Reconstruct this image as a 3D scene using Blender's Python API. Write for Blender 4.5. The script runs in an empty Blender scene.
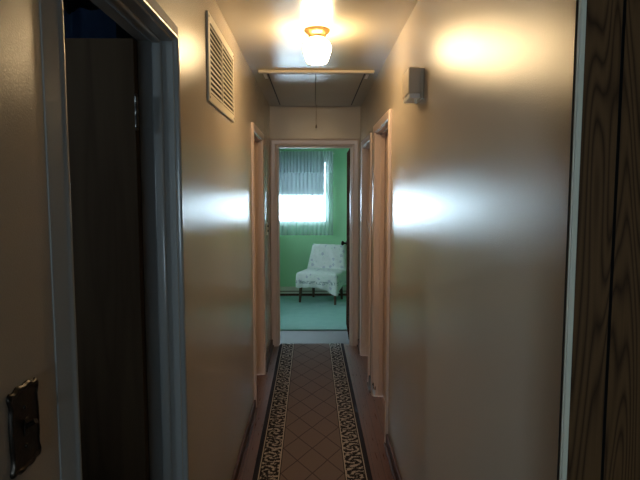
import bpy, bmesh, math, random
from mathutils import Vector, Matrix
random.seed(7)
SC = bpy.context.scene
COL = SC.collection
PI = math.pi

# ------------------------------------------------------------------ measures (metres)
H = 1.59                                   # lens height
L, R = -.44, .465                          # hall side walls
CEIL = 2.44
END = 5.48                                 # wall at the end of the hall
FAR = 8.25                                 # far wall of the green room
PANEL = .985                               # wood panelled wall beside the hall mouth
WT = .11                                   # wall thickness

# ------------------------------------------------------------------ helpers: objects
def link(o, parent=None):
    COL.objects.link(o)
    if parent is not None:
        o.parent = parent
    return o

def tag(o, label=None, cat=None, group=None, kind=None):
    if label: o['label'] = label
    if cat: o['category'] = cat
    if group: o['group'] = group
    if kind: o['kind'] = kind
    return o

def obj(name, bm, mats, parent=None, smooth=False, local=False, autosmooth=None):
    """one mesh object; a child mesh built in world metres is shifted to its parent's origin"""
    me = bpy.data.meshes.new(name)
    if parent is not None and not local:
        top = parent
        off = Vector((0, 0, 0))
        while top is not None:
            off += top.location
            top = top.parent
        bmesh.ops.translate(bm, verts=bm.verts, vec=-off)
    bm.normal_update()
    bm.to_mesh(me); bm.free()
    if not isinstance(mats, (list, tuple)): mats = [mats]
    for m in mats: me.materials.append(m)
    if smooth:
        for p in me.polygons: p.use_smooth = True
    o = bpy.data.objects.new(name, me)
    link(o, parent)
    if autosmooth:
        for p in me.polygons: p.use_smooth = True
        mod = o.modifiers.new('edges', 'EDGE_SPLIT'); mod.split_angle = math.radians(autosmooth)
    return o

def thing(name, label, cat, loc=(0, 0, 0), rotz=0, group=None, kind=None):
    o = bpy.data.objects.new(name, None)
    o.location = loc; o.rotation_euler = (0, 0, rotz); o.empty_display_size = .05
    link(o)
    return tag(o, label, cat, group, kind)

def struct(name, bm, mats, label, cat, **k):
    return tag(obj(name, bm, mats, **k), label, cat, kind='structure')

def B(): return bmesh.new()

def box(bm, x0, x1, y0, y1, z0, z1, mi=0, bev=0):
    x0, x1 = min(x0, x1), max(x0, x1); y0, y1 = min(y0, y1), max(y0, y1); z0, z1 = min(z0, z1), max(z0, z1)
    vs = [bm.verts.new((x, y, z)) for x in (x0, x1) for y in (y0, y1) for z in (z0, z1)]
    idx = [(0, 1, 3, 2), (4, 6, 7, 5), (0, 4, 5, 1), (2, 3, 7, 6), (0, 2, 6, 4), (1, 5, 7, 3)]
    fs = []
    for q in idx:
        f = bm.faces.new([vs[i] for i in q]); f.material_index = mi; fs.append(f)
    if bev:
        es = list({e for f in fs for e in f.edges})
        bmesh.ops.bevel(bm, geom=es, offset=bev, segments=2, affect='EDGES', profile=.5)
    return fs

def tube(bm, pts, r, seg=8, cap=True):
    pts = [Vector(p) for p in pts]
    rs = r if isinstance(r, (list, tuple)) else [r] * len(pts)
    rings = []
    for i, p in enumerate(pts):
        d = (pts[min(i + 1, len(pts) - 1)] - pts[max(i - 1, 0)]).normalized()
        a = d.cross(Vector((0, 0, 1)))
        if a.length < 1e-3: a = d.cross(Vector((1, 0, 0)))
        a.normalize(); b = d.cross(a)
        rings.append([bm.verts.new(p + rs[i] * (math.cos(t) * a + math.sin(t) * b)) for t in [2 * PI * k / seg for k in range(seg)]])
    for A, C in zip(rings, rings[1:]):
        for k in range(seg):
            bm.faces.new((A[k], A[(k + 1) % seg], C[(k + 1) % seg], C[k]))
    if cap:
        bm.faces.new(rings[0][::-1]); bm.faces.new(rings[-1])
    bmesh.ops.recalc_face_normals(bm, faces=bm.faces)

def lathe(bm, prof, c=(0, 0, 0), seg=32, axis='Z', flute=0, nfl=0):
    """prof: (radius, height) list turned about an axis through c"""
    c = Vector(c); rings = []
    def pos(r, h, t):
        if axis == 'Z': return c + Vector((r * math.cos(t), r * math.sin(t), h))
        if axis == 'X': return c + Vector((h, r * math.cos(t), r * math.sin(t)))
        return c + Vector((r * math.cos(t), h, r * math.sin(t)))
    for r, h in prof:
        if r < 1e-5:
            rings.append([bm.verts.new(pos(0, h, 0))])
        else:
            rings.append([bm.verts.new(pos(r * (1 + flute * math.cos(nfl * 2 * PI * k / seg)), h, 2 * PI * k / seg)) for k in range(seg)])
    for A, C in zip(rings, rings[1:]):
        if len(A) == 1 and len(C) == 1: continue
        for k in range(seg):
            a, b = A[k % len(A)], A[(k + 1) % len(A)]
            c2, d = C[(k + 1) % len(C)], C[k % len(C)]
            if len(A) == 1: bm.faces.new((a, c2, d))
            elif len(C) == 1: bm.faces.new((a, b, c2))
            else: bm.faces.new((a, b, c2, d))
    bmesh.ops.recalc_face_normals(bm, faces=bm.faces)

# ------------------------------------------------------------------ helpers: materials
class X:
    """a node socket with arithmetic"""
    def __init__(s, nt, sock): s.nt, s.k = nt, sock
    def _m(s, op, *o, clamp=False):
        n = s.nt.nodes.new('ShaderNodeMath'); n.operation = op; n.use_clamp = clamp
        for i, v in enumerate((s,) + o):
            if isinstance(v, X): s.nt.links.new(v.k, n.inputs[i])
            else: n.inputs[i].default_value = v
        return X(s.nt, n.outputs[0])
    def __add__(s, o): return s._m('ADD', o)
    def __sub__(s, o): return s._m('SUBTRACT', o)
    def __mul__(s, o): return s._m('MULTIPLY', o)
    def __truediv__(s, o): return s._m('DIVIDE', o)
    def abs(s): return s._m('ABSOLUTE')
    def sin(s): return s._m('SINE')
    def mod(s, p): return s._m('FLOORED_MODULO', p)
    def gt(s, v): return s._m('GREATER_THAN', v)
    def lt(s, v): return s._m('LESS_THAN', v)
    def mx(s, o): return s._m('MAXIMUM', o)
    def mn(s, o): return s._m('MINIMUM', o)
    def at2(s, o): return s._m('ARCTAN2', o)
    def pw(s, o): return s._m('POWER', o)
    def ss(s, a, b):
        n = s.nt.nodes.new('ShaderNodeMapRange'); n.interpolation_type = 'SMOOTHSTEP'
        s.nt.links.new(s.k, n.inputs[0]); n.inputs[1].default_value = a; n.inputs[2].default_value = b
        return X(s.nt, n.outputs[0])

class Mat:
    def __init__(s, name, col=(.5, .5, .5), rough=.5, metal=0, spec=.5, **kw):
        s.m = bpy.data.materials.new(name); s.m.use_nodes = True
        s.nt = s.m.node_tree; s.n = s.nt.nodes; s.b = s.n['Principled BSDF']; s.out = s.n['Material Output']
        s.set(col=col, rough=rough, metal=metal, spec=spec)
        for k, v in kw.items(): s.b.inputs[k].default_value = v
    def set(s, col=None, rough=None, metal=None, spec=None):
        for k, v in (('Base Color', col), ('Roughness', rough), ('Metallic', metal), ('Specular IOR Level', spec)):
            if v is None: continue
            i = s.b.inputs[k]
            if isinstance(v, X): s.nt.links.new(v.k, i)
            elif k == 'Base Color': i.default_value = (*v, 1)
            else: i.default_value = v
    def xyz(s, sc=(1, 1, 1), rot=(0, 0, 0)):
        t = s.n.new('ShaderNodeTexCoord'); mp = s.n.new('ShaderNodeMapping')
        mp.inputs['Scale'].default_value = sc; mp.inputs['Rotation'].default_value = rot
        s.nt.links.new(t.outputs['Object'], mp.inputs[0])
        return mp.outputs[0]
    def sep(s, v):
        n = s.n.new('ShaderNodeSeparateXYZ'); s.nt.links.new(v, n.inputs[0])
        return [X(s.nt, o) for o in n.outputs]
    def noise(s, v, scale=5, detail=4, rough=.5, dist=0):
        n = s.n.new('ShaderNodeTexNoise'); s.nt.links.new(v, n.inputs['Vector'])
        n.inputs['Scale'].default_value = scale; n.inputs['Detail'].default_value = detail
        n.inputs['Roughness'].default_value = rough; n.inputs['Distortion'].default_value = dist
        return X(s.nt, n.outputs['Fac'])
    def voronoi(s, v, scale=5, feat='F1', rnd=1):
        n = s.n.new('ShaderNodeTexVoronoi'); n.feature = feat; s.nt.links.new(v, n.inputs['Vector'])
        n.inputs['Scale'].default_value = scale; n.inputs['Randomness'].default_value = rnd
        return X(s.nt, n.outputs['Distance'])
    def wave(s, v, scale=5, dist=3, detail=2, dscale=1, kind='BANDS', direction='X'):
        n = s.n.new('ShaderNodeTexWave'); n.wave_type = kind
        if kind == 'BANDS': n.bands_direction = direction
        else: n.rings_direction = direction
        s.nt.links.new(v, n.inputs['Vector'])
        n.inputs['Scale'].default_value = scale; n.inputs['Distortion'].default_value = dist
        n.inputs['Detail'].default_value = detail; n.inputs['Detail Scale'].default_value = dscale
        return X(s.nt, n.outputs['Fac'])
    def mix(s, f, a, b):
        n = s.n.new('ShaderNodeMix'); n.data_type = 'RGBA'
        for v, i in ((f, 0), (a, 6), (b, 7)):
            if isinstance(v, X): s.nt.links.new(v.k, n.inputs[i])
            elif i == 0: n.inputs[0].default_value = v
            else: n.inputs[i].default_value = (*v, 1)
        return X(s.nt, n.outputs[2])
    def bump(s, h, strength=.2, dist=.01):
        n = s.n.new('ShaderNodeBump'); n.inputs['Strength'].default_value = strength; n.inputs['Distance'].default_value = dist
        s.nt.links.new(h.k, n.inputs['Height']); s.nt.links.new(n.outputs[0], s.b.inputs['Normal'])
        return n.outputs[0]

def paint(name, col, rough, bump=.25, scale=140, var=.06, dist=.002, spec=.5):
    m = Mat(name, col, rough, spec=spec)
    v = m.xyz()
    n = m.noise(v, 2.2, 3)
    dark = tuple(c * (1 - var) for c in col)
    m.set(col=m.mix(n, dark, tuple(min(1, c * (1 + var)) for c in col)))
    h = m.noise(v, scale, 3, .6)
    m.bump(h, bump, dist)
    return m.m

WALL = paint('cream_gloss_wall_paint', (.43, .365, .29), .195, .6, 300, dist=.0011)
CEILM = paint('ceiling_gloss_paint', (.44, .39, .31), .26, .3, 60, dist=.002)
TRIM = paint('pinkish_cream_trim_paint', (.60, .47, .41), .28, .12, 60)
TRIMW = paint('white_trim_paint', (.86, .83, .66), .35, .12, 60)
TRIMG = paint('grey_door_frame_tone', (.29, .285, .27), .22, .12, 60)  # darker neutral grey, used on the door_1 frame and hinge plates only
LATH = paint('pale_batten_paint', (.56, .48, .36), .4, .1, 60)
GREEN = paint('green_wall_paint', (.32, .58, .34), .5, .15, 120)
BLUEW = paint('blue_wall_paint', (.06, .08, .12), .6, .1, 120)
OFFW = paint('room_wall_paint', (.62, .62, .58), .6, .1, 120)
GREYFL = paint('grey_floor_tone', (.13, .12, .125), .6, .1, 20, var=.15)  # plain grey with slight random variation in tone
BASEW = paint('pale_baseboard_paint', (.62, .58, .52), .4, .08, 40)
PLASTIC = paint('ivory_plastic', (.58, .47, .34), .35, .03, 300, var=.02)
SLAT = paint('enamel_grille', (.50, .45, .36), .35, .05, 200, var=.02)
DARK = Mat('dark_void', (.012, .010, .009), .9).m
DUCT = Mat('dim_duct_lining', (.035, .03, .025), .8).m
BRASS = Mat('aged_brass', (.75, .52, .22), .3, 1).m
STEEL = Mat('worn_steel', (.14, .13, .12), .35, 1).m
CORD = Mat('cotton_cord', (.22, .17, .13), .9).m
BRKT = paint('white_bracket_enamel', (.75, .72, .66), .4, .02, 100)

def bronze():
    m = Mat('dark_bronze', (.05, .035, .025), .35, .8)
    v = m.xyz()
    m.set(col=m.mix(m.noise(v, 60, 4), (.012, .009, .007), (.035, .025, .018)))
    m.bump(m.noise(v, 180, 3), .25, .001)
    return m.m
BRONZE = bronze()

def wood_floor():
    m = Mat('red_brown_strip_floor', rough=.25)
    v = m.xyz()
    x, y, z = m.sep(v)
    w = .057
    row = (x / w)._m('FLOOR')
    seam = (x.mod(w) - w / 2).abs().gt(w / 2 - .0011)
    joint = ((y + row * .37).mod(.9) - .45).abs().gt(.4485)
    g = m.noise(m.xyz((45, 2.2, 1)), 3, 5, .6, .6)
    tone = (row * 12.9898).sin() * 43758.5
    tone = tone.mod(1.0)
    c = m.mix(g, (.088, .038, .022), (.18, .082, .047))
    c2 = m.mix(tone * .55, c, (.16, .06, .03))
    m.set(col=m.mix(seam.mx(joint), c2, (.02, .008, .005)))
    m.set(rough=g * .15 + .22)
    m.bump((seam.mx(joint)) * -1.0 + g * .15, .2, .002)
    return m.m
FLOORM = wood_floor()

def dark_wood(name, a, b, grain=1.0, rough=.4, axis='Z', spec=.5, seed=0.0):
    m = Mat(name, rough=rough, spec=spec)
    if axis == 'Z': sc = (1, 1, .07)
    elif axis == 'Y': sc = (1, .10, 1)
    else: sc = (.10, 1, 1)
    v = m.xyz(sc)
    big = m.noise(v, 9, 2, .5, .3)
    cont = (big * 200.0 * grain).sin() * .5 + .5
    fine = m.noise(m.xyz(tuple(s * (1 if s == 1 else .3) for s in sc)), 260, 4, .6)
    f = ((cont.pw(.45) * .8 + fine * .5) - .25)
    m.set(col=m.mix(f, a, b))
    m.bump(cont * .5 + fine * .6, .25, .0012)
    return m.m
PANELM = dark_wood('dark_wood_panelling', (.045, .020, .007), (.165, .084, .032), 1.0, .55, 'Z', .2)
DOORM = dark_wood('dark_stained_door', (.075, .046, .027), (.105, .068, .040), .12, .6, 'Z', .06)
DOORR = dark_wood('red_brown_stained_door', (.022, .010, .007), (.045, .020, .013), .12, .7, 'Z', 0.0)
LEGM = dark_wood('dark_chair_leg', (.04, .018, .010), (.09, .04, .02), .3, .4)
UPH = paint('brown_upholstery', (.12, .10, .08), .9, .2, 300)

def runner_mat():
    m = Mat('patterned_runner', rough=.95, spec=.15)
    v = m.xyz(); x, y, z = m.sep(v)
    nz = m.noise(v, 55, 2)
    ax = x.abs()
    fuzz = m.noise(v, 420, 3)
    # diamond lattice of the middle field
    dw, dl = .178, .30
    wob = (nz - .5) * .02
    d1 = ((x / dw + y / dl + wob).mod(1.0) - .5).abs()
    d2 = ((x / dw - y / dl + wob).mod(1.0) - .5).abs()
    lat = d1.mn(d2).lt(.022)
    field = m.mix(fuzz, (.145, .105, .098), (.225, .170, .160))
    field = m.mix(lat * .75, field, (.05, .035, .035))
    # scrolled border
    p = .165
    u = ax - .243
    vv = (y + x.gt(0) * .06).mod(p) - p / 2
    rr = (u * u + vv * vv)._m('SQRT')
    an = vv.at2(u)
    sc1 = (an * 3.0 + rr * 150.0 + (nz - .5) * 6.0).sin()
    sc2 = (u * 95.0 + (y * 75.0).sin() * 2.0 + (nz - .5) * 7.0).sin()
    blot = m.noise(v, 75, 2, .5, 1.2)
    scroll = (sc1 * .6 + sc2 * .35 + (blot - .5) * 3.2).gt(-.22)
    border = m.mix(scroll, (.40, .34, .30), (.022, .018, .020))
    c = m.mix(ax.gt(.180), field, (.03, .022, .022))
    c = m.mix(ax.gt(.185), c, (.46, .40, .34))
    c = m.mix(ax.gt(.191), c, border)
    c = m.mix(ax.gt(.294), c, (.03, .022, .022))
    c = m.mix(ax.gt(.2985), c, (.46, .40, .35))
    c = m.mix(ax.gt(.304), c, m.mix(fuzz, (.018, .016, .022), (.040, .034, .042)))
    m.set(col=c)
    m.bump(fuzz, .4, .003)
    return m.m

def rug_mat():
    m = Mat('aqua_carpet', rough=1, spec=.1)
    v = m.xyz()
    a = m.noise(v, 9, 4); f = m.noise(v, 300, 3)
    m.set(col=m.mix(a * .6 + f * .4, (.18, .33, .30), (.30, .46, .43)))
    m.bump(f, .6, .006)
    return m.m

def throw_mat():
    m = Mat('white_floral_throw', rough=.9, spec=.2)
    v = m.xyz(); x, y, z = m.sep(v)
    d = m.voronoi(v, 11, rnd=.75)
    pet = m.noise(v, 60, 2)
    fl = (d + (pet - .5) * .4).lt(.24)
    d2 = m.voronoi(m.xyz((1, 1, 1), (0, .3, .5)), 17, rnd=.9)
    lf = (d2 + (pet - .5) * .4).lt(.18)
    band = ((z - .305).abs()).lt(.022)
    bd = band * (m.noise(v, 42, 2).gt(.52)) * y.lt(.02)
    base = m.mix(m.noise(v, 30, 3), (.46, .46, .44), (.58, .58, .55))
    c = m.mix(lf * .6, base, (.36, .47, .36))
    c = m.mix(fl * .75, c, (.30, .30, .36))
    c = m.mix(bd * .85, c, (.16, .20, .20))
    m.set(col=c)
    m.bump(m.noise(v, 38, 3), .35, .01)
    return m.m

def emission(name, col, strength):
    m = Mat(name); n = m.n.new('ShaderNodeEmission')
    n.inputs[0].default_value = (*col, 1); n.inputs[1].default_value = strength
    m.nt.links.new(n.outputs[0], m.out.inputs[0])
    return m.m

def sheer(name, col, transp, trans=.6):
    m = Mat(name)
    t = m.n.new('ShaderNodeBsdfTransparent'); d = m.n.new('ShaderNodeBsdfDiffuse'); tr = m.n.new('ShaderNodeBsdfTranslucent')
    v = m.xyz()
    w = m.noise(m.xyz((1, 1, .02)), 60, 3)
    c = m.mix(w, tuple(q * .75 for q in col), col)
    m.nt.links.new(c.k, d.inputs[0]); m.nt.links.new(c.k, tr.inputs[0])
    a = m.n.new('ShaderNodeMixShader'); a.inputs[0].default_value = trans
    m.nt.links.new(d.outputs[0], a.inputs[1]); m.nt.links.new(tr.outputs[0], a.inputs[2])
    b = m.n.new('ShaderNodeMixShader'); b.inputs[0].default_value = transp
    m.nt.links.new(a.outputs[0], b.inputs[1]); m.nt.links.new(t.outputs[0], b.inputs[2])
    m.nt.links.new(b.outputs[0], m.out.inputs[0])
    return m.m

def glass():
    m = Mat('window_glass')
    t = m.n.new('ShaderNodeBsdfTransparent'); g = m.n.new('ShaderNodeBsdfGlossy'); f = m.n.new('ShaderNodeFresnel')
    g.inputs['Roughness'].default_value = .02
    b = m.n.new('ShaderNodeMixShader')
    m.nt.links.new(f.outputs[0], b.inputs[0]); m.nt.links.new(t.outputs[0], b.inputs[1]); m.nt.links.new(g.outputs[0], b.inputs[2])
    m.nt.links.new(b.outputs[0], m.out.inputs[0])
    return m.m
GLASS = glass()
SHEER = sheer('sheer_curtain_cloth', (.72, .80, .84), .50)
VALANCE = sheer('gathered_valance_cloth', (.60, .68, .70), .25)
SHADE = sheer('roller_shade_cloth', (.62, .66, .68), .0, .28)
LAMP = emission('glowing_glass_shade', (1.0, .71, .37), 95)
LAMPCOL = None

# ------------------------------------------------------------------ shell: floors, ceilings, walls
BX0, BX1, BY0 = -.44, 3.0, -2.6            # the room the hall opens from
LR = (-2.4, -.55, .2, 2.80)                # small dark room behind the open door
GR = (-1.9, 1.35)                          # green room, x extent

bm = B(); box(bm, L - WT, R + .20, BY0, END + .06, -.08, 0); box(bm, R + .20, BX1 + .1, BY0, PANEL + .02, -.08, 0)
struct('floor', bm, FLOORM, 'reddish brown strip wood floor of the narrow hall', 'floor')
bm = B(); box(bm, GR[0], GR[1], END + .06, FAR + .1, -.08, 0)
struct('floor_green_room', bm, GREYFL, 'pale grey floor strip just past the green room doorway', 'floor')
bm = B(); box(bm, LR[0], LR[1], LR[2], LR[3], -.08, 0)
struct('floor_dark_room', bm, GREYFL, 'floor of the dark room behind the open brown door', 'floor')

bm = B()
box(bm, L - WT, R + WT, BY0, END + .06, CEIL, CEIL + .1); box(bm, R + WT, BX1 + .1, BY0, PANEL + .1, CEIL, CEIL + .1)
struct('ceiling', bm, CEILM, 'glossy cream ceiling of the hall', 'ceiling')
bm = B(); box(bm, GR[0] - .1, GR[1] + .1, END + .06, FAR + .1, CEIL, CEIL + .1)
struct('ceiling_green_room', bm, OFFW, 'ceiling of the green room', 'ceiling')
bm = B(); box(bm, LR[0] - .1, LR[1], LR[2] - .1, LR[3] + .1, CEIL, CEIL + .1)
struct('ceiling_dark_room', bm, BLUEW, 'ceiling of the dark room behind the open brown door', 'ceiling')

D1 = (.957, 1.740, 2.062)                   # (start, end, top) of each doorway
D2 = (3.90, 4.60, 2.020)
D3 = (3.33, 4.09, 2.028)
D4 = (4.42, 5.13, 2.005)
D5 = (-.366, .381, 2.046)

def wall_y(bm, x0, x1, y0, y1, holes):
    """wall running along Y with doorways"""
    y = y0
    for a, b, top in sorted(holes):
        box(bm, x0, x1, y, a, 0, CEIL); box(bm, x0, x1, a, b, top, CEIL); y = b
    box(bm, x0, x1, y, y1, 0, CEIL)

bm = B(); wall_y(bm, L - WT, L, BY0, END, [D1, D2])
struct('wall_left', bm, WALL, 'long glossy cream wall with the return air grille', 'wall')
bm = B(); wall_y(bm, R, R + WT, PANEL + .031, END, [D3, D4]); box(bm, R, R + .0055, PANEL + .001, PANEL + .031, 0, CEIL)
struct('wall_right', bm, WALL, 'long glossy cream wall with the door chime box', 'wall')
bm = B(); box(bm, L - WT, D5[0], END, END + .06, 0, CEIL); box(bm, D5[1], R + WT, END, END + .06, 0, CEIL); box(bm, D5[0], D5[1], END, END + .06, D5[2], CEIL)
struct('wall_end', bm, WALL, 'short cream wall at the hall end around the green room doorway', 'wall')

# green room
bm = B()
box(bm, GR[0], D5[0], END + .061, END + .11, 0, CEIL); box(bm, D5[1], GR[1], END + .061, END + .11, 0, CEIL); box(bm, D5[0], D5[1], END + .061, END + .11, D5[2], CEIL)
struct('wall_green_near', bm, GREEN, 'green wall on the room side of the doorway', 'wall')
W = (-1.02, .186, 1.135, 2.09)             # green room window: x0, x1, z0, z1
bm = B()
box(bm, GR[0], W[0], FAR, FAR + .12, 0, CEIL); box(bm, W[1], GR[1], FAR, FAR + .12, 0, CEIL)
box(bm, W[0], W[1], FAR, FAR + .12, 0, W[2]); box(bm, W[0], W[1], FAR, FAR + .12, W[3], CEIL)
struct('wall_green_far', bm, GREEN, 'green wall with the curtained window', 'wall')
SW = (6.3, 7.2, 1.1, 1.75)  # opening for an unseen window added to brighten the green room
bm = B()
box(bm, GR[0] - .1, GR[0], END + .06, SW[0], 0, CEIL); box(bm, GR[0] - .1, GR[0], SW[1], FAR + .12, 0, CEIL)
box(bm, GR[0] - .1, GR[0], SW[0], SW[1], 0, SW[2]); box(bm, GR[0] - .1, GR[0], SW[0], SW[1], SW[3], CEIL)
struct('wall_green_left', bm, GREEN, 'green side wall out of sight beside the window', 'wall')
bm = B(); box(bm, GR[1], GR[1] + .1, END + .06, FAR + .12, 0, CEIL)
struct('wall_green_right', bm, GREEN, 'green side wall out of sight behind the open door', 'wall')

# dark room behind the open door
DW = (.50, .92, 1.72, 2.18)  # opening for an unseen window added to light the door and curtain
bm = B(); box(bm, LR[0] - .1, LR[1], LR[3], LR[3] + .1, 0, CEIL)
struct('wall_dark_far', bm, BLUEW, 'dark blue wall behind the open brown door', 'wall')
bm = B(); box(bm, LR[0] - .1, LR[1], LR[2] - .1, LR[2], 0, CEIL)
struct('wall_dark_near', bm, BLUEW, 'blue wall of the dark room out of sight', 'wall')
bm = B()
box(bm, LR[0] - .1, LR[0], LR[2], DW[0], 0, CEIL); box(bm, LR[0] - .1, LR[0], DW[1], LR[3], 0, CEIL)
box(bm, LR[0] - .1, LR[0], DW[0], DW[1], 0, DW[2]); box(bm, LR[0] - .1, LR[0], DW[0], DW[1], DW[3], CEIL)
struct('wall_dark_left', bm, BLUEW, 'blue wall of the dark room with an added small window', 'wall')

# the room behind the lens
NW = (-.38, .16, 1.10, 1.70)
bm = B()
box(bm, L - WT, NW[0], BY0 - .1, BY0, 0, CEIL); box(bm, NW[1], BX1 + .1, BY0 - .1, BY0, 0, CEIL)
box(bm, NW[0], NW[1], BY0 - .1, BY0, 0, NW[2]); box(bm, NW[0], NW[1], BY0 - .1, BY0, NW[3], CEIL)
struct('wall_back', bm, OFFW, 'wall with the big window behind the viewer', 'wall')
bm = B(); box(bm, BX1, BX1 + .1, BY0, PANEL + .1, 0, CEIL)
struct('wall_side', bm, OFFW, 'side wall of the front room out of sight', 'wall')

# wood panelled wall: planks of uneven width with open grooves
bm = B()
box(bm, R + .006, BX1, PANEL + .006, PANEL + .03, 0, CEIL, 1)
x = R + .0075
edges = [.5495]
random.seed(3)
while edges[-1] < BX1 - .2: edges.append(edges[-1] + random.choice((.10, .14, .18, .22)))
edges.append(BX1)
for e in edges:
    box(bm, x, e - .003, PANEL - .004, PANEL + .0058, 0, CEIL, 0)
    x = e + .003
bm.normal_update()
for f in bm.faces:
    if abs(f.normal.x) > .5 or f.calc_center_median().y > PANEL: f.material_index = 1
struct('wall_panelled', bm, [PANELM, DARK], 'dark wood plank panelled wall beside the hall mouth', 'wall')

# ------------------------------------------------------------------ mouldings
PROF = [(.003, 0), (.003, .009), (.006, .0135), (.011, .0155), (.016, .0135), (.019, .0115), (.023, .0125), (.040, .0165), (.050, .018), (.055, .0165), (.057, .012), (.057, 0)]
PROF_SLIM = [(.003, 0), (.003, .011), (.005, .0150), (.008, .0162), (.013, .0162), (.016, .0148), (.0185, .0120), (.022, .0112), (.056, .0022), (.057, 0)]
def casing(bm, s0, s1, top, mp, width=.057, base=0.0, prof=None):
    """mitred door casing around an opening; mp(s, z, h) maps wall coordinates to the world"""
    k = width / .057
    cols = []
    for a, h in (prof or PROF):
        a *= k
        cols.append([bm.verts.new(mp(*p, h)) for p in ((s0 - a, base), (s0 - a, top + a), (s1 + a, top + a), (s1 + a, base))])
    for A, C in zip(cols, cols[1:]):
        for i in range(3):
            bm.faces.new((A[i], A[i + 1], C[i + 1], C[i]))
    bm.faces.new([c[0] for c in cols]); bm.faces.new([c[3] for c in cols][::-1])
    bmesh.ops.recalc_face_normals(bm, faces=bm.faces)

def jamb_y(bm, x0, x1, d, stop=None, t=.018, round_=.002):
    """lining of a doorway in a wall along Y"""
    a, b, top = d
    box(bm, x0, x1, a - .001, a + t * .15, 0, top); box(bm, x0, x1, b - t * .15, b + .001, 0, top); box(bm, x0, x1, a, b, top - t * .15, top + .001)
    if stop:
        s0, s1 = stop; q = .012
        box(bm, s0, s1, a, a + q, 0, top, bev=round_); box(bm, s0, s1, b - q, b, 0, top, bev=round_); box(bm, s0, s1, a + q, b - q, top - q, top, bev=round_)

def hinge(name, parent, c, h=.10):
    bm = B()
    x, y, z = c
    lathe(bm, [(0, -.0105 - h / 2), (.0045, -.009 - h / 2), (.006, -.006 - h / 2), (.004, -.002 - h / 2), (.006, -h / 2), (.006, -h / 6), (.0052, -h / 6 + .001), (.006, -h / 6 + .002),
               (.006, h / 6), (.0052, h / 6 + .001), (.006, h / 6 + .002), (.006, h / 2), (.004, h / 2 + .002), (.006, h / 2 + .006), (.0045, h / 2 + .009), (0, h / 2 + .0105)], c, 12)
    box(bm, x + .004, x + .034, y + .037, y + .0405, z - h / 2, z + h / 2, 1)
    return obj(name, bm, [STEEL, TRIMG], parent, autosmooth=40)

def knob(name, parent, c, axis, sgn, mat):
    """door knob with a rose, standing off a door face at c along an axis"""
    bm = B(); s = sgn
    lathe(bm, [(0, 0), (.030, 0), (.031, .003 * s), (.026, .007 * s), (.012, .010 * s), (.010, .030 * s), (.018, .034 * s), (.0265, .043 * s), (.027, .052 * s), (.021, .062 * s), (0, .066 * s)], c, 24, axis)
    return obj(name, bm, mat, parent, smooth=True)

# door 1: the open dark door on the near side
d = thing('door_1', 'dark brown door standing open into a dark room, grey frame', 'door', (L, (D1[0] + D1[1]) / 2, 0), kind='structure')
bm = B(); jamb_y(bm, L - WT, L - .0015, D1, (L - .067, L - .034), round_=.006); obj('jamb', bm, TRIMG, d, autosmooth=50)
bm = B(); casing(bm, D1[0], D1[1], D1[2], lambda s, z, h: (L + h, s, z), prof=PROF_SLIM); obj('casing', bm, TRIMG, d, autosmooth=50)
bm = B(); box(bm, L - WT - .69, L - WT - .001, D1[1] - .037, D1[1] - .002, .012, D1[2] - .004, bev=.002)
lf = tag(obj('door_leaf', bm, DOORM, d), 'dark brown flat door leaf')
knob('door_knob', lf, (L - WT - .64, D1[1] - .037, .95), 'Y', -1, BRASS)
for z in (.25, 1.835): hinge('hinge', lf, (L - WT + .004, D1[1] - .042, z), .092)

# door 2: closed doorway further along the same wall
d = thing('door_2', 'pinkish cream doorway beyond the return air grille', 'door', (L, (D2[0] + D2[1]) / 2, 0), kind='structure')
bm = B(); jamb_y(bm, L - WT, L, D2, (L - .067, L - .034)); obj('jamb', bm, TRIM, d)
bm = B(); casing(bm, D2[0], D2[1], D2[2], lambda s, z, h: (L + h, s, z)); obj('casing', bm, TRIM, d, autosmooth=50)
bm = B(); box(bm, L - WT + .002, L - .070, D2[0] + .004, D2[1] - .004, .01, D2[2] - .004, bev=.002); lf = obj('door_leaf', bm, TRIM, d)
knob('door_knob', lf, (L - .070, D2[0] + .07, .95), 'X', 1, BRASS)

# doors 3 and 4: two doorways in the opposite wall
for n, dd, lab in (('door_3', D3, 'pinkish cream doorway past the door chime box, chipped paint at its foot'), ('door_4', D4, 'pinkish cream doorway in the corner next to the green room')):
    d = thing(n, lab, 'door', (R, (dd[0] + dd[1]) / 2, 0), kind='structure')
    bm = B(); jamb_y(bm, R, R + WT, dd, (R + .034, R + .067)); obj('jamb', bm, TRIM, d)
    bm = B(); casing(bm, dd[0], dd[1], dd[2], lambda s, z, h: (R - h, s, z)); obj('casing', bm, TRIM, d, autosmooth=50)
    bm = B(); box(bm, R + .070, R + WT - .002, dd[0] + .004, dd[1] - .004, .01, dd[2] - .004, bev=.002); lf = obj('door_leaf', bm, TRIM, d)
    knob('door_knob', lf, (R + .070, dd[0] + .07, .95), 'X', -1, BRASS)

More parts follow.
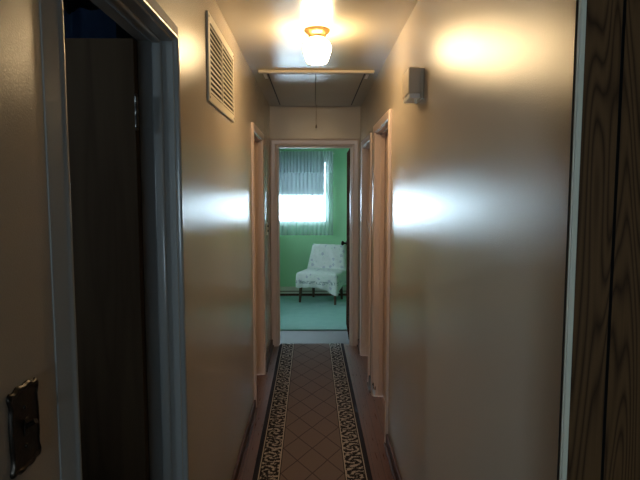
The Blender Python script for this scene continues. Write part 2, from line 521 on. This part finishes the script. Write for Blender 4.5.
# flaked paint on the foot of the far jamb of door 3
PALE = Mat('pale_blue_undercoat', (.50, .58, .66), .6).m
d3 = bpy.data.objects['door_3']
random.seed(2)
for cx_, cz_, w_, h_, mt in ((R - .004, .085, .010, .030, DARK), (R - .007, .060, .008, .045, PALE), (R + .004, .030, .010, .028, PALE), (R + .010, .065, .006, .020, DARK)):
    bm = B(); n_ = 9; y_ = D3[1] - .0125
    yb_ = D3[1] - .002 if cx_ < R else D3[1] - .001
    a_ = [(cx_ + w_ * math.cos(2 * PI * k / n_) * random.uniform(.5, 1), cz_ + h_ * math.sin(2 * PI * k / n_) * random.uniform(.6, 1)) for k in range(n_)]
    yf_ = yb_ - .0025 if cx_ > R else D3[1] + .0005
    f_ = [bm.verts.new((u, yf_, v)) for u, v in a_]; g_ = [bm.verts.new((u, yf_ + .003, v)) for u, v in a_]
    bm.faces.new(f_); bm.faces.new(g_[::-1])
    for k in range(n_): bm.faces.new((f_[k], g_[k], g_[(k + 1) % n_], f_[(k + 1) % n_]))
    bmesh.ops.recalc_face_normals(bm, faces=bm.faces)
    obj('paint_chip', bm, mt, d3)

# door 5: green room door, opened back on the hinge side
d = thing('door_5', 'dark brown door opened into the green room, seen nearly edge on', 'door', ((D5[0] + D5[1]) / 2, END, 0), kind='structure')
bm = B()
y0, y1 = END, END + WT
box(bm, D5[0] - .001, D5[0] + .003, y0, y1, 0, D5[2]); box(bm, D5[1] - .003, D5[1] + .001, y0, y1, 0, D5[2]); box(bm, D5[0], D5[1], y0, y1, D5[2] - .003, D5[2] + .001)
box(bm, D5[0], D5[0] + .012, y0 + .034, y0 + .067, 0, D5[2]); box(bm, D5[1] - .012, D5[1], y0 + .034, y0 + .067, 0, D5[2]); box(bm, D5[0] + .012, D5[1] - .012, y0 + .034, y0 + .067, D5[2] - .012, D5[2])
obj('jamb', bm, TRIM, d)
bm = B(); casing(bm, D5[0], D5[1], D5[2], lambda s, z, h: (s, END - h, z), .073); obj('casing', bm, TRIM, d, autosmooth=50)
bm = B(); box(bm, 0, .035, 0, .70, .03, D5[2] - .005, bev=.002)
bmesh.ops.rotate(bm, verts=bm.verts, cent=(0, 0, 0), matrix=Matrix.Rotation(math.radians(-1.1), 3, 'Z'))
bmesh.ops.translate(bm, verts=bm.verts, vec=(D5[1] - .014, y1 + .006, 0))
lf = tag(obj('door_leaf', bm, DOORR, d), 'dark brown door leaf')
knob('door_knob', lf, (D5[1] - .0025, y1 + .63, 1.0), 'X', -1, BRONZE)
for z in (.3, 1.80):
    bm = B(); lathe(bm, [(0, -.06), (.008, -.055), (.008, .055), (0, .06)], (D5[1] - .012, y1 + .004, z), 12); obj('hinge', bm, BRONZE, lf, smooth=True)

# baseboards
bm = B()
for a, b in ((BY0, D1[0] - .058), (D1[1] + .058, D2[0] - .058), (D2[1] + .058, END)):
    box(bm, L, L + .014, a, b, 0, .075, bev=.003); box(bm, L + .014, L + .026, a, b, 0, .018, bev=.004)
DKB = dark_wood('dark_baseboard_wood', (.045, .020, .012), (.12, .05, .028), .3, .5, 'Y', .25)
struct('baseboard_left', bm, DKB, 'low dark wood baseboard under the grille wall', 'baseboard')
bm = B()
for a, b in ((PANEL + .02, D3[0] - .058), (D3[1] + .058, D4[0] - .058), (D4[1] + .058, END)):
    box(bm, R - .014, R, a, b, 0, .075, bev=.003); box(bm, R - .026, R - .014, a, b, 0, .018, bev=.004)
struct('baseboard_right', bm, DKB, 'low dark wood baseboard under the chime box wall', 'baseboard')
bm = B()
box(bm, GR[0], GR[1], FAR - .016, FAR, 0, .135, bev=.003); box(bm, GR[0], GR[1], FAR - .022, FAR - .016, .060, .072, 1); box(bm, GR[0], GR[1], FAR - .034, FAR - .016, .0, .030, 1)
box(bm, GR[0], GR[1], FAR - .028, FAR - .016, .030, .060, bev=.003)
struct('baseboard_green', bm, [BASEW, DKB], 'pale stepped baseboard along the green wall behind the chair', 'baseboard')

# pale corner moulding where the hall wall meets the panelling
bm = B(); box(bm, R + .0010, R + .0150, PANEL - .010, PANEL - .0045, 0, CEIL, bev=.0025); box(bm, R + .0030, R + .0080, PANEL - .013, PANEL - .008, 0, CEIL, bev=.0015)
struct('trim_1', bm, TRIMW, 'thin pale vertical corner strip between cream wall and wood panelling', 'trim')
bm = B(); box(bm, R + .0001, R + .0009, PANEL - .003, PANEL + .0008, 0, CEIL)  # shadow in the corner gap, put in as a thin dark strip
struct('corner_gap_shade', bm, DARK, 'dark strip for the shaded gap beside the pale corner strip', 'trim')

# ------------------------------------------------------------------ windows
def window(n, mp, a0, a1, z0, z1, lab, mat, bars=1):
    """frame, rails and panes in an opening; mp(a, n, z) maps along-wall / depth / height"""
    t = thing(n, lab, 'window', mp((a0 + a1) / 2, 0, z0), kind='structure')
    def bx(bm, a, b, p, q, c, e, **k):
        A, C = mp(a, p, c), mp(b, q, e)
        box(bm, A[0], C[0], A[1], C[1], A[2], C[2], **k)
    bm = B(); f = .045
    bx(bm, a0, a0 + f, .03, .09, z0, z1); bx(bm, a1 - f * .25, a1, .03, .09, z0, z1)
    bx(bm, a0, a1, .03, .09, z0, z0 + f * .4); bx(bm, a0, a1, .03, .09, z1 - f, z1)
    obj('window_frame', bm, mat, t)
    bm = B(); zm = (z0 + z1) / 2; bx(bm, a0, a1, .045, .085, zm - .018, zm + .018); obj('meeting_rail', bm, mat, t)
    bm = B(); bx(bm, a0 + .01, a1 - .01, .058, .062, z0 + .01, z1 - .01); obj('pane', bm, GLASS, t)
    return t
window('window_1', lambda a, n, z: (a, FAR + n, z), W[0], W[1], W[2], W[3], 'bright window behind the sheer curtain in the green room', TRIMW)
window('side_fill_window', lambda a, n, z: (GR[0] - n, a, z), SW[0], SW[1], SW[2], SW[3], 'unseen side window added to brighten the green room', TRIMW)
window('dark_room_fill_window', lambda a, n, z: (LR[0] - n, a, z), DW[0], DW[1], DW[2], DW[3], 'small unseen window added to light the dark room', TRIMW)
window('window_3', lambda a, n, z: (a, BY0 - n, z), NW[0], NW[1], NW[2], NW[3], 'wide window of the front room behind the viewer', TRIMW)

# ------------------------------------------------------------------ ceiling lamp
lc = (.017, 2.93)
t = thing('ceiling_lamp', 'lit ceiling lamp with glowing glass jar shade and brass collar', 'lamp', (lc[0], lc[1], CEIL))
bm = B(); lathe(bm, [(0, CEIL - .0005), (.066, CEIL - .0005), (.068, CEIL - .006), (.064, CEIL - .012), (.056, CEIL - .020), (.048, CEIL - .028), (.043, CEIL - .036), (.045, CEIL - .041), (.043, CEIL - .045), (0, CEIL - .045)], (*lc, 0), 40)
obj('collar', bm, BRASS, t, smooth=True)
bm = B()
lathe(bm, [(.038, CEIL - .044), (.046, CEIL - .050), (.062, CEIL - .062), (.072, CEIL - .080), (.073, CEIL - .098), (.068, CEIL - .122), (.060, CEIL - .145), (.056, CEIL - .158), (.050, CEIL - .168), (.030, CEIL - .174), (0, CEIL - .176)], (*lc, 0), 64, flute=.02, nfl=16)
obj('glass_shade', bm, LAMP, t, smooth=True)

# ------------------------------------------------------------------ attic hatch and its batten
hx0, hx1, hy0, hy1 = -.322, .358, 3.945, 5.36
t = thing('attic_hatch', 'flat attic hatch panel in the ceiling with a hanging pull cord', 'hatch', ((hx0 + hx1) / 2, (hy0 + hy1) / 2, CEIL - .012))
bm = B(); box(bm, hx0, .0105, hy0, hy1, CEIL - .012, CEIL - .004, bev=.001); box(bm, .0150, hx1, hy0, hy1, CEIL - .012, CEIL - .004, bev=.001)
obj('panel', bm, CEILM, t)
bm = B()
box(bm, hx0 - .012, hx0 - .0005, hy0, hy1, CEIL - .006, CEIL - .0005); box(bm, hx1 + .0005, hx1 + .012, hy0, hy1, CEIL - .006, CEIL - .0005); box(bm, hx0, hx1, hy1 + .0005, hy1 + .012, CEIL - .006, CEIL - .0005)
box(bm, .0103, .0152, hy0, hy1, CEIL - .0065, CEIL - .0045)  # shade in the hatch gaps and seam, put in as flat dark strips
obj('hatch_gap_shade', bm, DARK, t)
for x in (hx0 - .032, hx1 + .032):
    bm = B(); box(bm, x - .011, x + .011, hy0 + .05, hy0 + .20, CEIL - .004, CEIL - .001, bev=.001)
    for yy in (.08, .17): lathe(bm, [(.004, CEIL - .004), (.004, CEIL - .006), (0, CEIL - .0065)], (x, hy0 + yy, 0), 8)
    obj('bracket', bm, BRKT, t)
bm = B(); cx, cy = .022, 5.30
tube(bm, [(cx, cy, CEIL - .013), (cx, cy, CEIL - .018)], .006, 8)
tube(bm, [(cx, cy, CEIL - .016), (cx + .001, cy, 2.36), (cx - .001, cy, 2.29), (cx, cy, 2.235)], .0032, 6)
c = obj('pull_cord', bm, CORD, t)
bm = B(); lathe(bm, [(0, 2.24), (.006, 2.236), (.009, 2.222), (.0085, 2.208), (0, 2.202)], (cx, cy, 0), 12)
obj('pull_knob', bm, CORD, c, smooth=True)
bm = B(); box(bm, -.388, .424, 3.862, 3.900, CEIL - .019, CEIL, bev=.003)
struct('trim_3', bm, LATH, 'pale batten across the ceiling in front of the attic hatch', 'trim')

# ------------------------------------------------------------------ return air grille
gy0, gy1, gz0, gz1 = 2.27, 2.965, 1.965, 2.325
t = thing('air_grille', 'cream metal return air grille with dark louvre gaps high on the wall', 'grille', (L, (gy0 + gy1) / 2, gz0))
bm = B(); f = .036; fy = .012
for a in ((gy0, gy1, gz0, gz0 + f), (gy0, gy1, gz1 - f, gz1), (gy0, gy0 + f, gz0 + f, gz1 - f), (gy1 - fy, gy1, gz0 + f, gz1 - f)):
    box(bm, L + .001, L + .011, *a, bev=.002)
obj('frame', bm, SLAT, t)
bm = B(); box(bm, L + .0003, L + .0012, gy0 + .01, gy1 - .01, gz0 + .01, gz1 - .01); obj('backing', bm, DUCT, t)
bm = B(); ym = (gy0 + gy1) / 2; box(bm, L + .0015, L + .0105, ym - .006, ym + .006, gz0 + f, gz1 - f); obj('mullion', bm, SLAT, t)
bm = B(); n = 13
zs = [gz0 + f + (gz1 - gz0 - 2 * f) * (k + .5) / n for k in range(n)]
for z in zs:
    for a, b in ((gy0 + f, ym - .006), (ym + .006, gy1 - fy)):
        vs = [bm.verts.new(p) for p in ((L + .0100, a, z - .0062), (L + .0100, b, z - .0062), (L + .0065, b, z + .0062), (L + .0065, a, z + .0062), (L + .0088, a, z - .0066), (L + .0088, b, z - .0066), (L + .0053, b, z + .0058), (L + .0053, a, z + .0058))]
        for q in ((0, 1, 2, 3), (4, 7, 6, 5), (0, 4, 5, 1), (3, 2, 6, 7), (0, 3, 7, 4), (1, 5, 6, 2)): bm.faces.new([vs[i] for i in q])
obj('louvres', bm, SLAT, t)
for z in (gz0 + .017, gz1 - .017):
    for y in (gy0 + .017, gy1 - .017):
        bm = B(); lathe(bm, [(.005, .0108), (.0045, .0125), (0, .0132)], (L, y, z), 10, 'X'); obj('screw', bm, STEEL, t)

# ------------------------------------------------------------------ door chime box
by0, by1, bz0, bz1, bd = 2.325, 2.485, 1.985, 2.115, .065
t = thing('door_chime', 'ivory plastic door chime box high on the cream wall', 'door chime', (R, (by0 + by1) / 2, bz0))
bm = B(); box(bm, R - .012, R - .0003, by0 + .006, by1 - .006, bz0 + .002, bz1 - .002, bev=.002); obj('back_plate', bm, PLASTIC, t)
bm = B(); box(bm, R - bd, R - .012, by0, by1, bz0 + .022, bz1, bev=.006); obj('cover', bm, PLASTIC, t)
bm = B()
for k in range(5): box(bm, R - bd + .004, R - .014, by0 + .004 + k * .031, by0 + .026 + k * .031, bz0 + .002, bz0 + .0215, bev=.003)
tag(obj('sound_slots', bm, BRKT, t), 'pale ribbed lower edge')
bm = B(); lathe(bm, [(0, bz0 - .018), (.005, bz0 - .017), (.006, bz0 - .010), (.0065, bz0 + .002), (0, bz0 + .002)], (R - .030, by0 + .03, 0), 12); obj('plunger', bm, BRKT, t, smooth=True)

# ------------------------------------------------------------------ ornate switch plate by the open door
sy, sz = .793, 1.237
t = thing('light_switch', 'dark bronze scalloped light switch plate beside the open door', 'light switch', (L, sy, sz - .063))
def scallop(sx, szz):
    pts = []
    hw, hh = .039 * sx, .0645 * szz
    # quarter outline: bulged sides, notched shoulders and an ogee top
    q = [(1.0, 0), (1.0, .35), (.955, .52), (.96, .68), (1.04, .80), (1.07, .88), (1.02, .95), (.92, .985), (.78, .965), (.62, .975), (.46, 1.035), (.25, 1.035), (0, 1.0)]
    a = [(u * hw, v * hh) for u, v in q]
    b = [(-u, v) for u, v in a[::-1]][1:]
    top = a + b
    bot = [(u, -v) for u, v in top[::-1]][1:-1]
    return top + bot
bm = B()
def loop(s, h): return [bm.verts.new((L + h, sy + u, sz + v)) for u, v in scallop(s, s)]
rings = [loop(1.0, .0005), loop(1.0, .003), loop(.96, .0058), loop(.90, .0062), loop(.86, .0042), loop(.80, .0040)]
for A, C in zip(rings, rings[1:]):
    for k in range(len(A)): bm.faces.new((A[k], A[(k + 1) % len(A)], C[(k + 1) % len(A)], C[k]))
bm.faces.new(rings[-1]); bm.faces.new(rings[0][::-1])
bmesh.ops.recalc_face_normals(bm, faces=bm.faces)
obj('plate', bm, BRONZE, t, autosmooth=40)
bm = B(); box(bm, L + .0042, L + .0060, sy - .006, sy + .006, sz - .013, sz + .013, bev=.0008); tg = obj('toggle_collar', bm, BRONZE, t)
bm = B(); tube(bm, [(L + .004, sy, sz), (L + .012, sy, sz + .004), (L + .020, sy, sz + .009)], [.0045, .0042, .0048], 10); obj('toggle', bm, BRONZE, t)
for z in (sz - .030, sz + .030):
    bm = B(); lathe(bm, [(.0035, .004), (.0032, .0056), (0, .0062)], (L, sy, z), 10, 'X'); obj('screw', bm, BRONZE, t)

# ------------------------------------------------------------------ small cream switch next to the end doorway
sy2, sz2 = 5.02, 1.25
t = thing('light_switch', 'small cream double light switch plate next to the green room doorway', 'light switch', (L, sy2, sz2 - .06))
bm = B(); box(bm, L + .0003, L + .006, sy2 - .036, sy2 + .036, sz2 - .06, sz2 + .06, bev=.002); obj('plate', bm, PLASTIC, t)
for z in (sz2 - .022, sz2 + .024):
    bm = B(); box(bm, L + .006, L + .019, sy2 - .006, sy2 + .006, z - .009, z + .009, bev=.002); tag(obj('toggle', bm, BRONZE, t), 'dark switch toggle')

# ------------------------------------------------------------------ hall runner
rx, ry0, ry1 = -.013, 1.2, 5.545
bm = B(); wd = .333
nx, ny = 24, 120
random.seed(5)
top = [[bm.verts.new((-wd + 2 * wd * i / nx, -(ry1 - ry0) / 2 + (ry1 - ry0) * j / ny, .007 + .0012 * math.sin(j * .9 + i * .25) * (1 if 0 < i < nx else 0))) for j in range(ny + 1)] for i in range(nx + 1)]
for i in range(nx):
    for j in range(ny): bm.faces.new((top[i][j], top[i + 1][j], top[i + 1][j + 1], top[i][j + 1]))
edge = [e for e in bm.edges if e.is_boundary]
r = bmesh.ops.extrude_edge_only(bm, edges=edge)
for v in [g for g in r['geom'] if isinstance(g, bmesh.types.BMVert)]: v.co.z = .0008
bmesh.ops.recalc_face_normals(bm, faces=bm.faces)
o = obj('hall_runner', bm, runner_mat(), smooth=True); o.location = (rx, (ry0 + ry1) / 2, 0); o.rotation_euler = (0, 0, math.radians(.35))
tag(o, 'long brown lattice hall runner with black scrolled cream borders on wood floor', 'runner')

# ------------------------------------------------------------------ aqua rug
bm = B(); box(bm, -1.5, 1.1, 6.10, 8.10, .001, .014, bev=.004)
tag(obj('area_rug', bm, rug_mat()), 'aqua carpet on the green room floor under the chair', 'rug')

# ------------------------------------------------------------------ armless chair and its throw
CHL = (.040, 7.52, .0145); CHR = math.radians(-21)     # middle of the front edge on the floor; chair faces the doorway
ch = thing('slipper_chair', 'low armless chair on dark wooden legs under a floral throw', 'chair', CHL, CHR)
# local: x across, y backward, z up
def leg(x, y, lean):
    bm = B(); tube(bm, [(x + lean[0], y + lean[1], .0025), (x, y, .25)], [.016, .026], 10); return obj('leg', bm, LEGM, ch, local=True, smooth=False)
leg(-.255, .03, (-.012, -.015)); leg(.255, .03, (.012, -.015)); leg(-.215, .42, (-.01, .03)); leg(.215, .42, (.01, .03))
bm = B(); box(bm, -.280, .280, .0, .46, .25, .425, bev=.03); obj('seat', bm, UPH, ch, local=True)
bm = B()
fs = box(bm, -.245, .245, 0, .085, 0, .44, bev=.03)
bmesh.ops.rotate(bm, verts=bm.verts, cent=(0, 0, 0), matrix=Matrix.Rotation(math.radians(-12), 3, 'X'))
bmesh.ops.translate(bm, verts=bm.verts, vec=(0, .395, .375)); obj('backrest', bm, UPH, ch, local=True)

def throw():
    bm = B(); rnd = random.Random(11)
    # seat sheet + skirt on three sides as one swept sheet around the seat outline
    hw, dep, zt = .298, .375, .445
    outline = []
    for k in range(13): outline.append((-hw, dep - (dep + .012) * k / 12 + 0, -1))
    for k in range(1, 17): outline.append((-hw + 2 * hw * k / 16, -.018, 0))
    for k in range(1, 13): outline.append((hw, -.018 + (dep + .018) * k / 12, 1))
    n = len(outline)
    def hem(i):
        x, y, s = outline[i]
        t = i / (n - 1)
        base = .235
        # the hem dips towards the corner on the wearer's left
        base -= .105 * math.exp(-((t - .70) / .09) ** 2)
        base -= .02 * math.exp(-((t - .33) / .05) ** 2)
        base += .008 * math.sin(i * 1.9)
        return base
    rows = []
    for j in range(9):
        f = j / 8; row = []
        for i, (x, y, s) in enumerate(outline):
            z = zt - .012 - (zt - .012 - hem(i)) * f
            out = .012 * math.sin(f * 3) + .014 * f * math.sin(i * 1.15 + .6)
            nx_, ny_ = (s, 0) if s else (0, -1)
            if i in (12, 28): nx_, ny_ = ((-1, -1) if i == 12 else (1, -1))
            row.append(bm.verts.new((x + nx_ * out, y + ny_ * out, z)))
        rows.append(row)
    for A, C in zip(rows, rows[1:]):
        for i in range(n - 1): bm.faces.new((A[i], A[i + 1], C[i + 1], C[i]))
    # top of seat: stitched to the first skirt row
    mid = []
    top = rows[0]
    left = top[0:13]; front = top[12:29]; right = top[28:41]
    grid = [[None] * 17 for _ in range(13)]
    for k in range(17): grid[0][k] = front[k]
    for k in range(1, 13):
        yl = left[12 - k].co.y
        for q in range(17):
            if q == 0: grid[k][q] = left[12 - k]
            elif q == 16: grid[k][q] = right[k]
            else:
                x = -hw + 2 * hw * q / 16
                bulge = .020 * (1 - (abs(q - 8) / 8) ** 4) * min(1, k / 2.0)
                grid[k][q] = bm.verts.new((x, yl, zt - .012 + bulge + .004 * math.sin(q * 1.3 + k * .8)))
    for k in range(12):
        for q in range(16): bm.faces.new((grid[k][q], grid[k][q + 1], grid[k + 1][q + 1], grid[k + 1][q]))
    # back: up the front of the backrest, over the top and down behind
    prev = grid[12]
    a = math.radians(12)
    path = []
    for k in range(1, 11):
        h = .04 + .345 * k / 10
        path.append((.395 - .022 + math.sin(a) * h + .0, .375 + math.cos(a) * h + .012))
    yb, zb = path[-1]
    path += [(yb + .012, zb + .022), (yb + .05, zb + .036), (yb + .088, zb + .026), (yb + .104, zb - .002)]
    for k in range(1, 6): path.append((yb + .104 - math.sin(a) * .06 * k, zb - .002 - .06 * k))
    for pi_, (y, z) in enumerate(path):
        row = []
        for q in range(17):
            u = -1 + 2 * q / 16
            w = .312 - .056 * min(1, pi_ / 10)
            fold = .010 * math.exp(-((u - .55 + pi_ * .03) / .13) ** 2) if pi_ < 10 else 0     # loose fold on the back
            wrap = .05 * max(0, abs(u) - .87) / .13 if pi_ < 11 else 0
            row.append(bm.verts.new((u * w, y + wrap - fold + .004 * math.sin(q * 1.7 + pi_), z + .003 * math.sin(q * 2.1))))
        for q in range(16): bm.faces.new((prev[q], prev[q + 1], row[q + 1], row[q]))
        prev = row
    bmesh.ops.recalc_face_normals(bm, faces=bm.faces)
    o = obj('chair_throw', bm, throw_mat(), smooth=True)
    s = o.modifiers.new('thick', 'SOLIDIFY'); s.thickness = .006; s.offset = 1
    s = o.modifiers.new('soft', 'SUBSURF'); s.levels = 1; s.render_levels = 2
    return o
o = throw(); o.location = CHL; o.rotation_euler = (0, 0, CHR)
tag(o, 'white floral throw draped over the armless chair', 'throw')

# ------------------------------------------------------------------ curtain and roller shade
def pleat(bm, x0, x1, y, z0, z1, amp, per, nz=10, head=0, seed=0, flare=0, scal=0):
    rnd = random.Random(seed)
    n = int((x1 - x0) / per * 8)
    ph = [rnd.uniform(-.5, .5) for _ in range(n + 1)]
    rows = []
    for j in range(nz + 1):
        f = j / nz; z = z1 + (z0 - z1) * f; row = []
        for i in range(n + 1):
            x = x0 + (x1 - x0) * i / n
            a = amp * (.55 + .45 * f)
            if head and f < .12: a = amp * .35
            dy = a * math.sin(2 * PI * i / 8 + .8 * math.sin(i * .13 + seed)) + .3 * amp * math.sin(i * .37 + 3 * f)
            zz = z + (scal * math.sin(i * .8) if j == nz else 0) + (.006 * math.sin(2 * PI * i / 8 * 1.5) if j == 0 else 0)
            row.append(bm.verts.new((x + flare * f * (x - (x0 + x1) / 2), y + dy, zz)))
        rows.append(row)
    for A, C in zip(rows, rows[1:]):
        for i in range(n): bm.faces.new((A[i], A[i + 1], C[i + 1], C[i]))
t = thing('window_curtain', 'sheer white curtain with gathered valance over the green room window', 'curtain', (-.42, FAR - .09, .94))
bm = B(); tube(bm, [(-1.16, FAR - .095, 2.165), (.30, FAR - .095, 2.165)], .007, 10)
tube(bm, [(-1.16, FAR - .095, 2.165), (-1.16, FAR - .002, 2.165)], .006, 8); tube(bm, [(.30, FAR - .095, 2.165), (.30, FAR - .002, 2.165)], .006, 8)
obj('curtain_rod', bm, TRIMW, t)
bm = B(); pleat(bm, -1.15, .29, FAR - .075, .935, 2.150, .012, .062, 14, 0, 3); tag(obj('sheer_panel', bm, SHEER, t, smooth=True), 'sheer see-through curtain panel')
bm = B(); pleat(bm, -1.15, .285, FAR - .118, 1.875, 2.195, .013, .050, 8, 1, 9, 0, .006); tag(obj('valance', bm, VALANCE, t, smooth=True), 'gathered ruffle-topped valance')

t = thing('roller_shade', 'grey roller shade half drawn over the window behind the curtain', 'roller shade', (-.42, FAR - .015, 2.09))
bm = B(); tube(bm, [(W[0] - .01, FAR - .024, 2.075), (W[1] - .022, FAR - .024, 2.075)], .018, 16); obj('roller', bm, BASEW, t)
bm = B(); box(bm, W[0] - .005, W[1] - .026, FAR - .0075, FAR - .0065, 1.545, 2.075); obj('shade_cloth', bm, SHADE, t)
bm = B(); box(bm, W[0] - .005, W[1] - .026, FAR - .011, FAR - .003, 1.535, 1.552, bev=.002); obj('hem_bar', bm, BASEW, t)

# ------------------------------------------------------------------ dark blue curtain in the dark room
t = thing('shower_curtain', 'dark blue curtain hung on rings in the dark room', 'curtain', (-1.2, LR[3] - .50, 1.0))
bm = B(); tube(bm, [(-2.395, LR[3] - .50, 2.375), (-.555, LR[3] - .50, 2.375)], .012, 12); obj('curtain_rod', bm, BRONZE, t)
BLUEC = paint('dark_blue_curtain_cloth', (.05, .11, .26), .8, .1, 60)
bm = B(); pleat(bm, -2.2, -.81, LR[3] - .50, .35, 2.335, .022, .13, 10, 0, 4); o = obj('cloth', bm, BLUEC, t, smooth=True)
for k in range(9):
    x = -2.15 + k * .143
    bm = B(); tube(bm, [(x, LR[3] - .50 + .024 * math.cos(a), 2.357 + .038 * math.sin(a)) for a in [2 * PI * q / 16 for q in range(17)]], .0035, 6, False); obj('ring', bm, BRONZE, t, smooth=True)

# ------------------------------------------------------------------ light: sky through the windows, ceiling lamp
wd_ = bpy.data.worlds.new('sky'); SC.world = wd_; wd_.use_nodes = True
bg = wd_.node_tree.nodes['Background']
bg.inputs[0].default_value = (.62, .84, 1.0, 1); bg.inputs[1].default_value = 34.0

def portal(name, loc, rot, sx, sy):
    l = bpy.data.lights.new(name, 'AREA'); l.shape = 'RECTANGLE'; l.size = sx; l.size_y = sy
    l.cycles.is_portal = True
    o = bpy.data.objects.new(name, l); o.location = loc; o.rotation_euler = rot; COL.objects.link(o)
portal('sky_portal', ((W[0] + W[1]) / 2, FAR + .13, (W[2] + W[3]) / 2), (-PI / 2, 0, 0), W[1] - W[0], W[3] - W[2])
portal('sky_portal', ((NW[0] + NW[1]) / 2, BY0 - .11, (NW[2] + NW[3]) / 2), (PI / 2, 0, 0), NW[1] - NW[0], NW[3] - NW[2])
portal('sky_portal', (LR[0] - .11, (DW[0] + DW[1]) / 2, (DW[2] + DW[3]) / 2), (0, -PI / 2, 0), DW[3] - DW[2], DW[1] - DW[0])

portal('sky_portal', (GR[0] - .11, (SW[0] + SW[1]) / 2, (SW[2] + SW[3]) / 2), (0, -PI / 2, 0), SW[3] - SW[2], SW[1] - SW[0])

# ------------------------------------------------------------------ camera
F = 540.0
cam = bpy.data.cameras.new('camera'); cam.sensor_width = 36; cam.lens = F / 640 * 36; cam.clip_start = .02
co = bpy.data.objects.new('camera', cam); COL.objects.link(co)
co.location = (0, 0, H)
co.rotation_euler = (PI / 2 - math.atan(48 / F), 0, -math.atan(6 / F))
SC.camera = co

SC.view_settings.view_transform = 'Standard'; SC.view_settings.look = 'None'
SC.view_settings.gamma = 1; SC.view_settings.use_curve_mapping = False
SC.view_settings.exposure = 0.0
SC.cycles.max_bounces = 10; SC.cycles.diffuse_bounces = 6; SC.cycles.glossy_bounces = 5; SC.cycles.transparent_max_bounces = 12
SC.cycles.sample_clamp_indirect = 6
